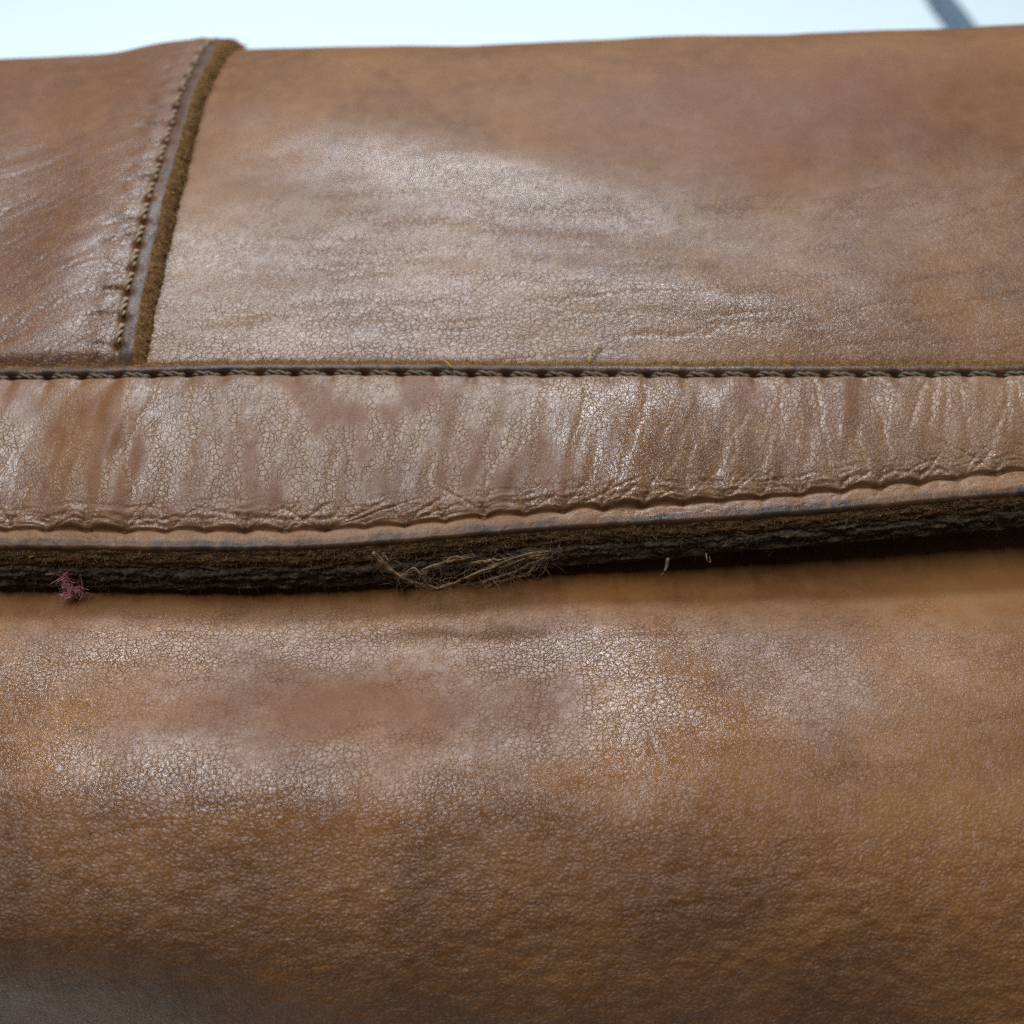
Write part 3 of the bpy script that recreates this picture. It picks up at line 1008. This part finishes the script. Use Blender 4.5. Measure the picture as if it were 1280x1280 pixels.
for k, (pts, rad) in enumerate(fr_lines):
    parts = []
    rr = np.random.default_rng(900 + k)
    for q in range(4):
        off = rr.normal(0, 1.3, (len(pts), 2)); off[0] *= 0.6
        pp = [(p_[0] + o_[0] * 1.3, p_[1] + o_[1], p_[2] + rr.normal(0, 0.15)) for p_, o_ in zip(pts, off)]
        parts.append(strand(pp, rad * rr.uniform(0.35, 0.62), 20, seed=900 + k * 7 + q))
    V, F = join(parts)
    mesh_obj('strand', V * MM, F, M_fray, fray)
n = 420
r = np.random.default_rng(77)
pp = np.array([plane_pt(px, py, bk) for px, py, bk in [(r.uniform(480, 680), 0, 0) for _ in range(0)]]) if False else None
src = np.array([p_ for pts, _ in fr_lines for p_ in pts])
idx = r.integers(0, len(src), n)
P0 = np.array([plane_pt(src[i_][0] + r.normal(0, 10), src[i_][1] + r.normal(0, 4), src[i_][2] + r.normal(0, 0.3)) for i_ in idx])
d = np.stack([r.normal(0.2, 0.9, n), r.normal(-0.2, 0.5, n), r.normal(-0.1, 0.6, n)], -1)
fibres('loose_fibre', P0, d, r.uniform(0.6, 2.2, n), r.uniform(0.015, 0.035, n), M_fray, fray, 0.6, 78)

# single loose thread ends
def loose(pts, rad, mat, parent, seed):
    V, F = strand(pts, rad, 16, seed=seed, wob=0.05)
    o = mesh_obj('loose_thread', V * MM, F, mat, parent)
    return o


loose([(836, 698, 0.2), (833, 708, -0.6), (831, 716, -1.0), (826, 720, -1.0)], 0.22, M_fuzzdark, bag, 1)
loose([(882, 692, 0.0), (884, 700, -0.8), (888, 704, -0.8), (887, 696, -0.4)], 0.09, M_fuzzdark, bag, 2)


def flap_strand(pts, rad, mat, parent, lift):
    ctrl = []
    for (px, py), l_ in zip(pts, lift):
        x_, s_ = pix('flap', px, py)
        ctrl.append(flap_pt(x_[0], s_[0], flap_und(np.array([[x_[0]]]), np.array([[s_[0]]]))[0, 0] + l_))
    ctrl = np.array(ctrl)
    u = np.linspace(0, len(ctrl) - 1, 16)
    path = np.stack([np.interp(u, np.arange(len(ctrl)), ctrl[:, c]) for c in range(3)], -1)
    for _ in range(2):
        path[1:-1] = (path[:-2] + 2 * path[1:-1] + path[2:]) / 4
    V, F = tube(path, rad * (1 - 0.5 * np.linspace(0, 1, 16) ** 2), 6)
    return mesh_obj('loose_thread', V * MM, F, mat, parent)


flap_strand([(566, 472), (560, 466), (553, 461), (546, 459)], 0.16, M_fuzz, bag, [1.9, 2.2, 1.9, 1.2])
flap_strand([(736, 458), (738, 448), (744, 440), (752, 434)], 0.16, M_fuzz, bag, [0.8, 0.9, 0.7, 0.3])

# ------------------------------------------------------------------ pink fluff caught at the edge
n = 330
r = np.random.default_rng(55)
cl = [(81, 722, 3, 6), (84, 733, 5, 5), (97, 739, 6, 3), (82, 745, 5, 3), (88, 738, 5, 4)]
P0 = []
for _ in range(n):
    px, py, wx, wy = cl[r.integers(0, len(cl))]
    P0.append(plane_pt(px + r.normal(0, wx * 0.6), py + r.normal(0, wy * 0.6), 0.2 + (722 - py) * 0.045 + r.normal(0, 0.2)))
P0 = np.array(P0)
d = np.stack([r.normal(0.15, 0.7, n), r.normal(-0.1, 0.4, n), r.normal(-0.1, 0.8, n)], -1)
lint = fibres('lint_tuft', P0, d, r.uniform(0.2, 0.6, n), r.uniform(0.02, 0.045, n), M_lint, None, 1.2, 56)
del lint['kind']
lint['label'] = 'small tuft of pink fluff caught under the flap edge of the bag'
lint['category'] = 'lint'

# ------------------------------------------------------------------ cable on the table behind the bag
def table_pt(px, py, lift=0.0):
    u = (px - 640) / 640 * HALF; v = (640 - py) / 640 * HALF
    cp, sp = math.cos(PITCH), math.sin(PITCH)
    dvec = np.array([u, cp + v * sp, -sp + v * cp])
    k = (TABLE_Z / MM + lift - CAM[2]) / dvec[2]
    return CAM + dvec * k


R_C = 4.6
ctrl = [table_pt(px, py, R_C) for px, py in ((1140, -75), (1160, -30), (1176, 0), (1191, 18), (1204, 36), (1222, 58), (1250, 84))]
ctrl = np.array(ctrl)
u = np.linspace(0, len(ctrl) - 1, 60)
path = np.stack([np.interp(u, np.arange(len(ctrl)), ctrl[:, c]) for c in range(3)], -1)
for _ in range(12):
    path[1:-1] = (path[:-2] + 2 * path[1:-1] + path[2:]) / 4
V, F = tube(path, R_C, 14)
cable = mesh_obj('cable', V * MM, F, plain('slate_plastic', (0.085, 0.13, 0.17), 0.45, 0.1, 200))
cable['label'] = 'slate grey cable lying curved on the white tabletop behind the bag'
cable['category'] = 'cable'
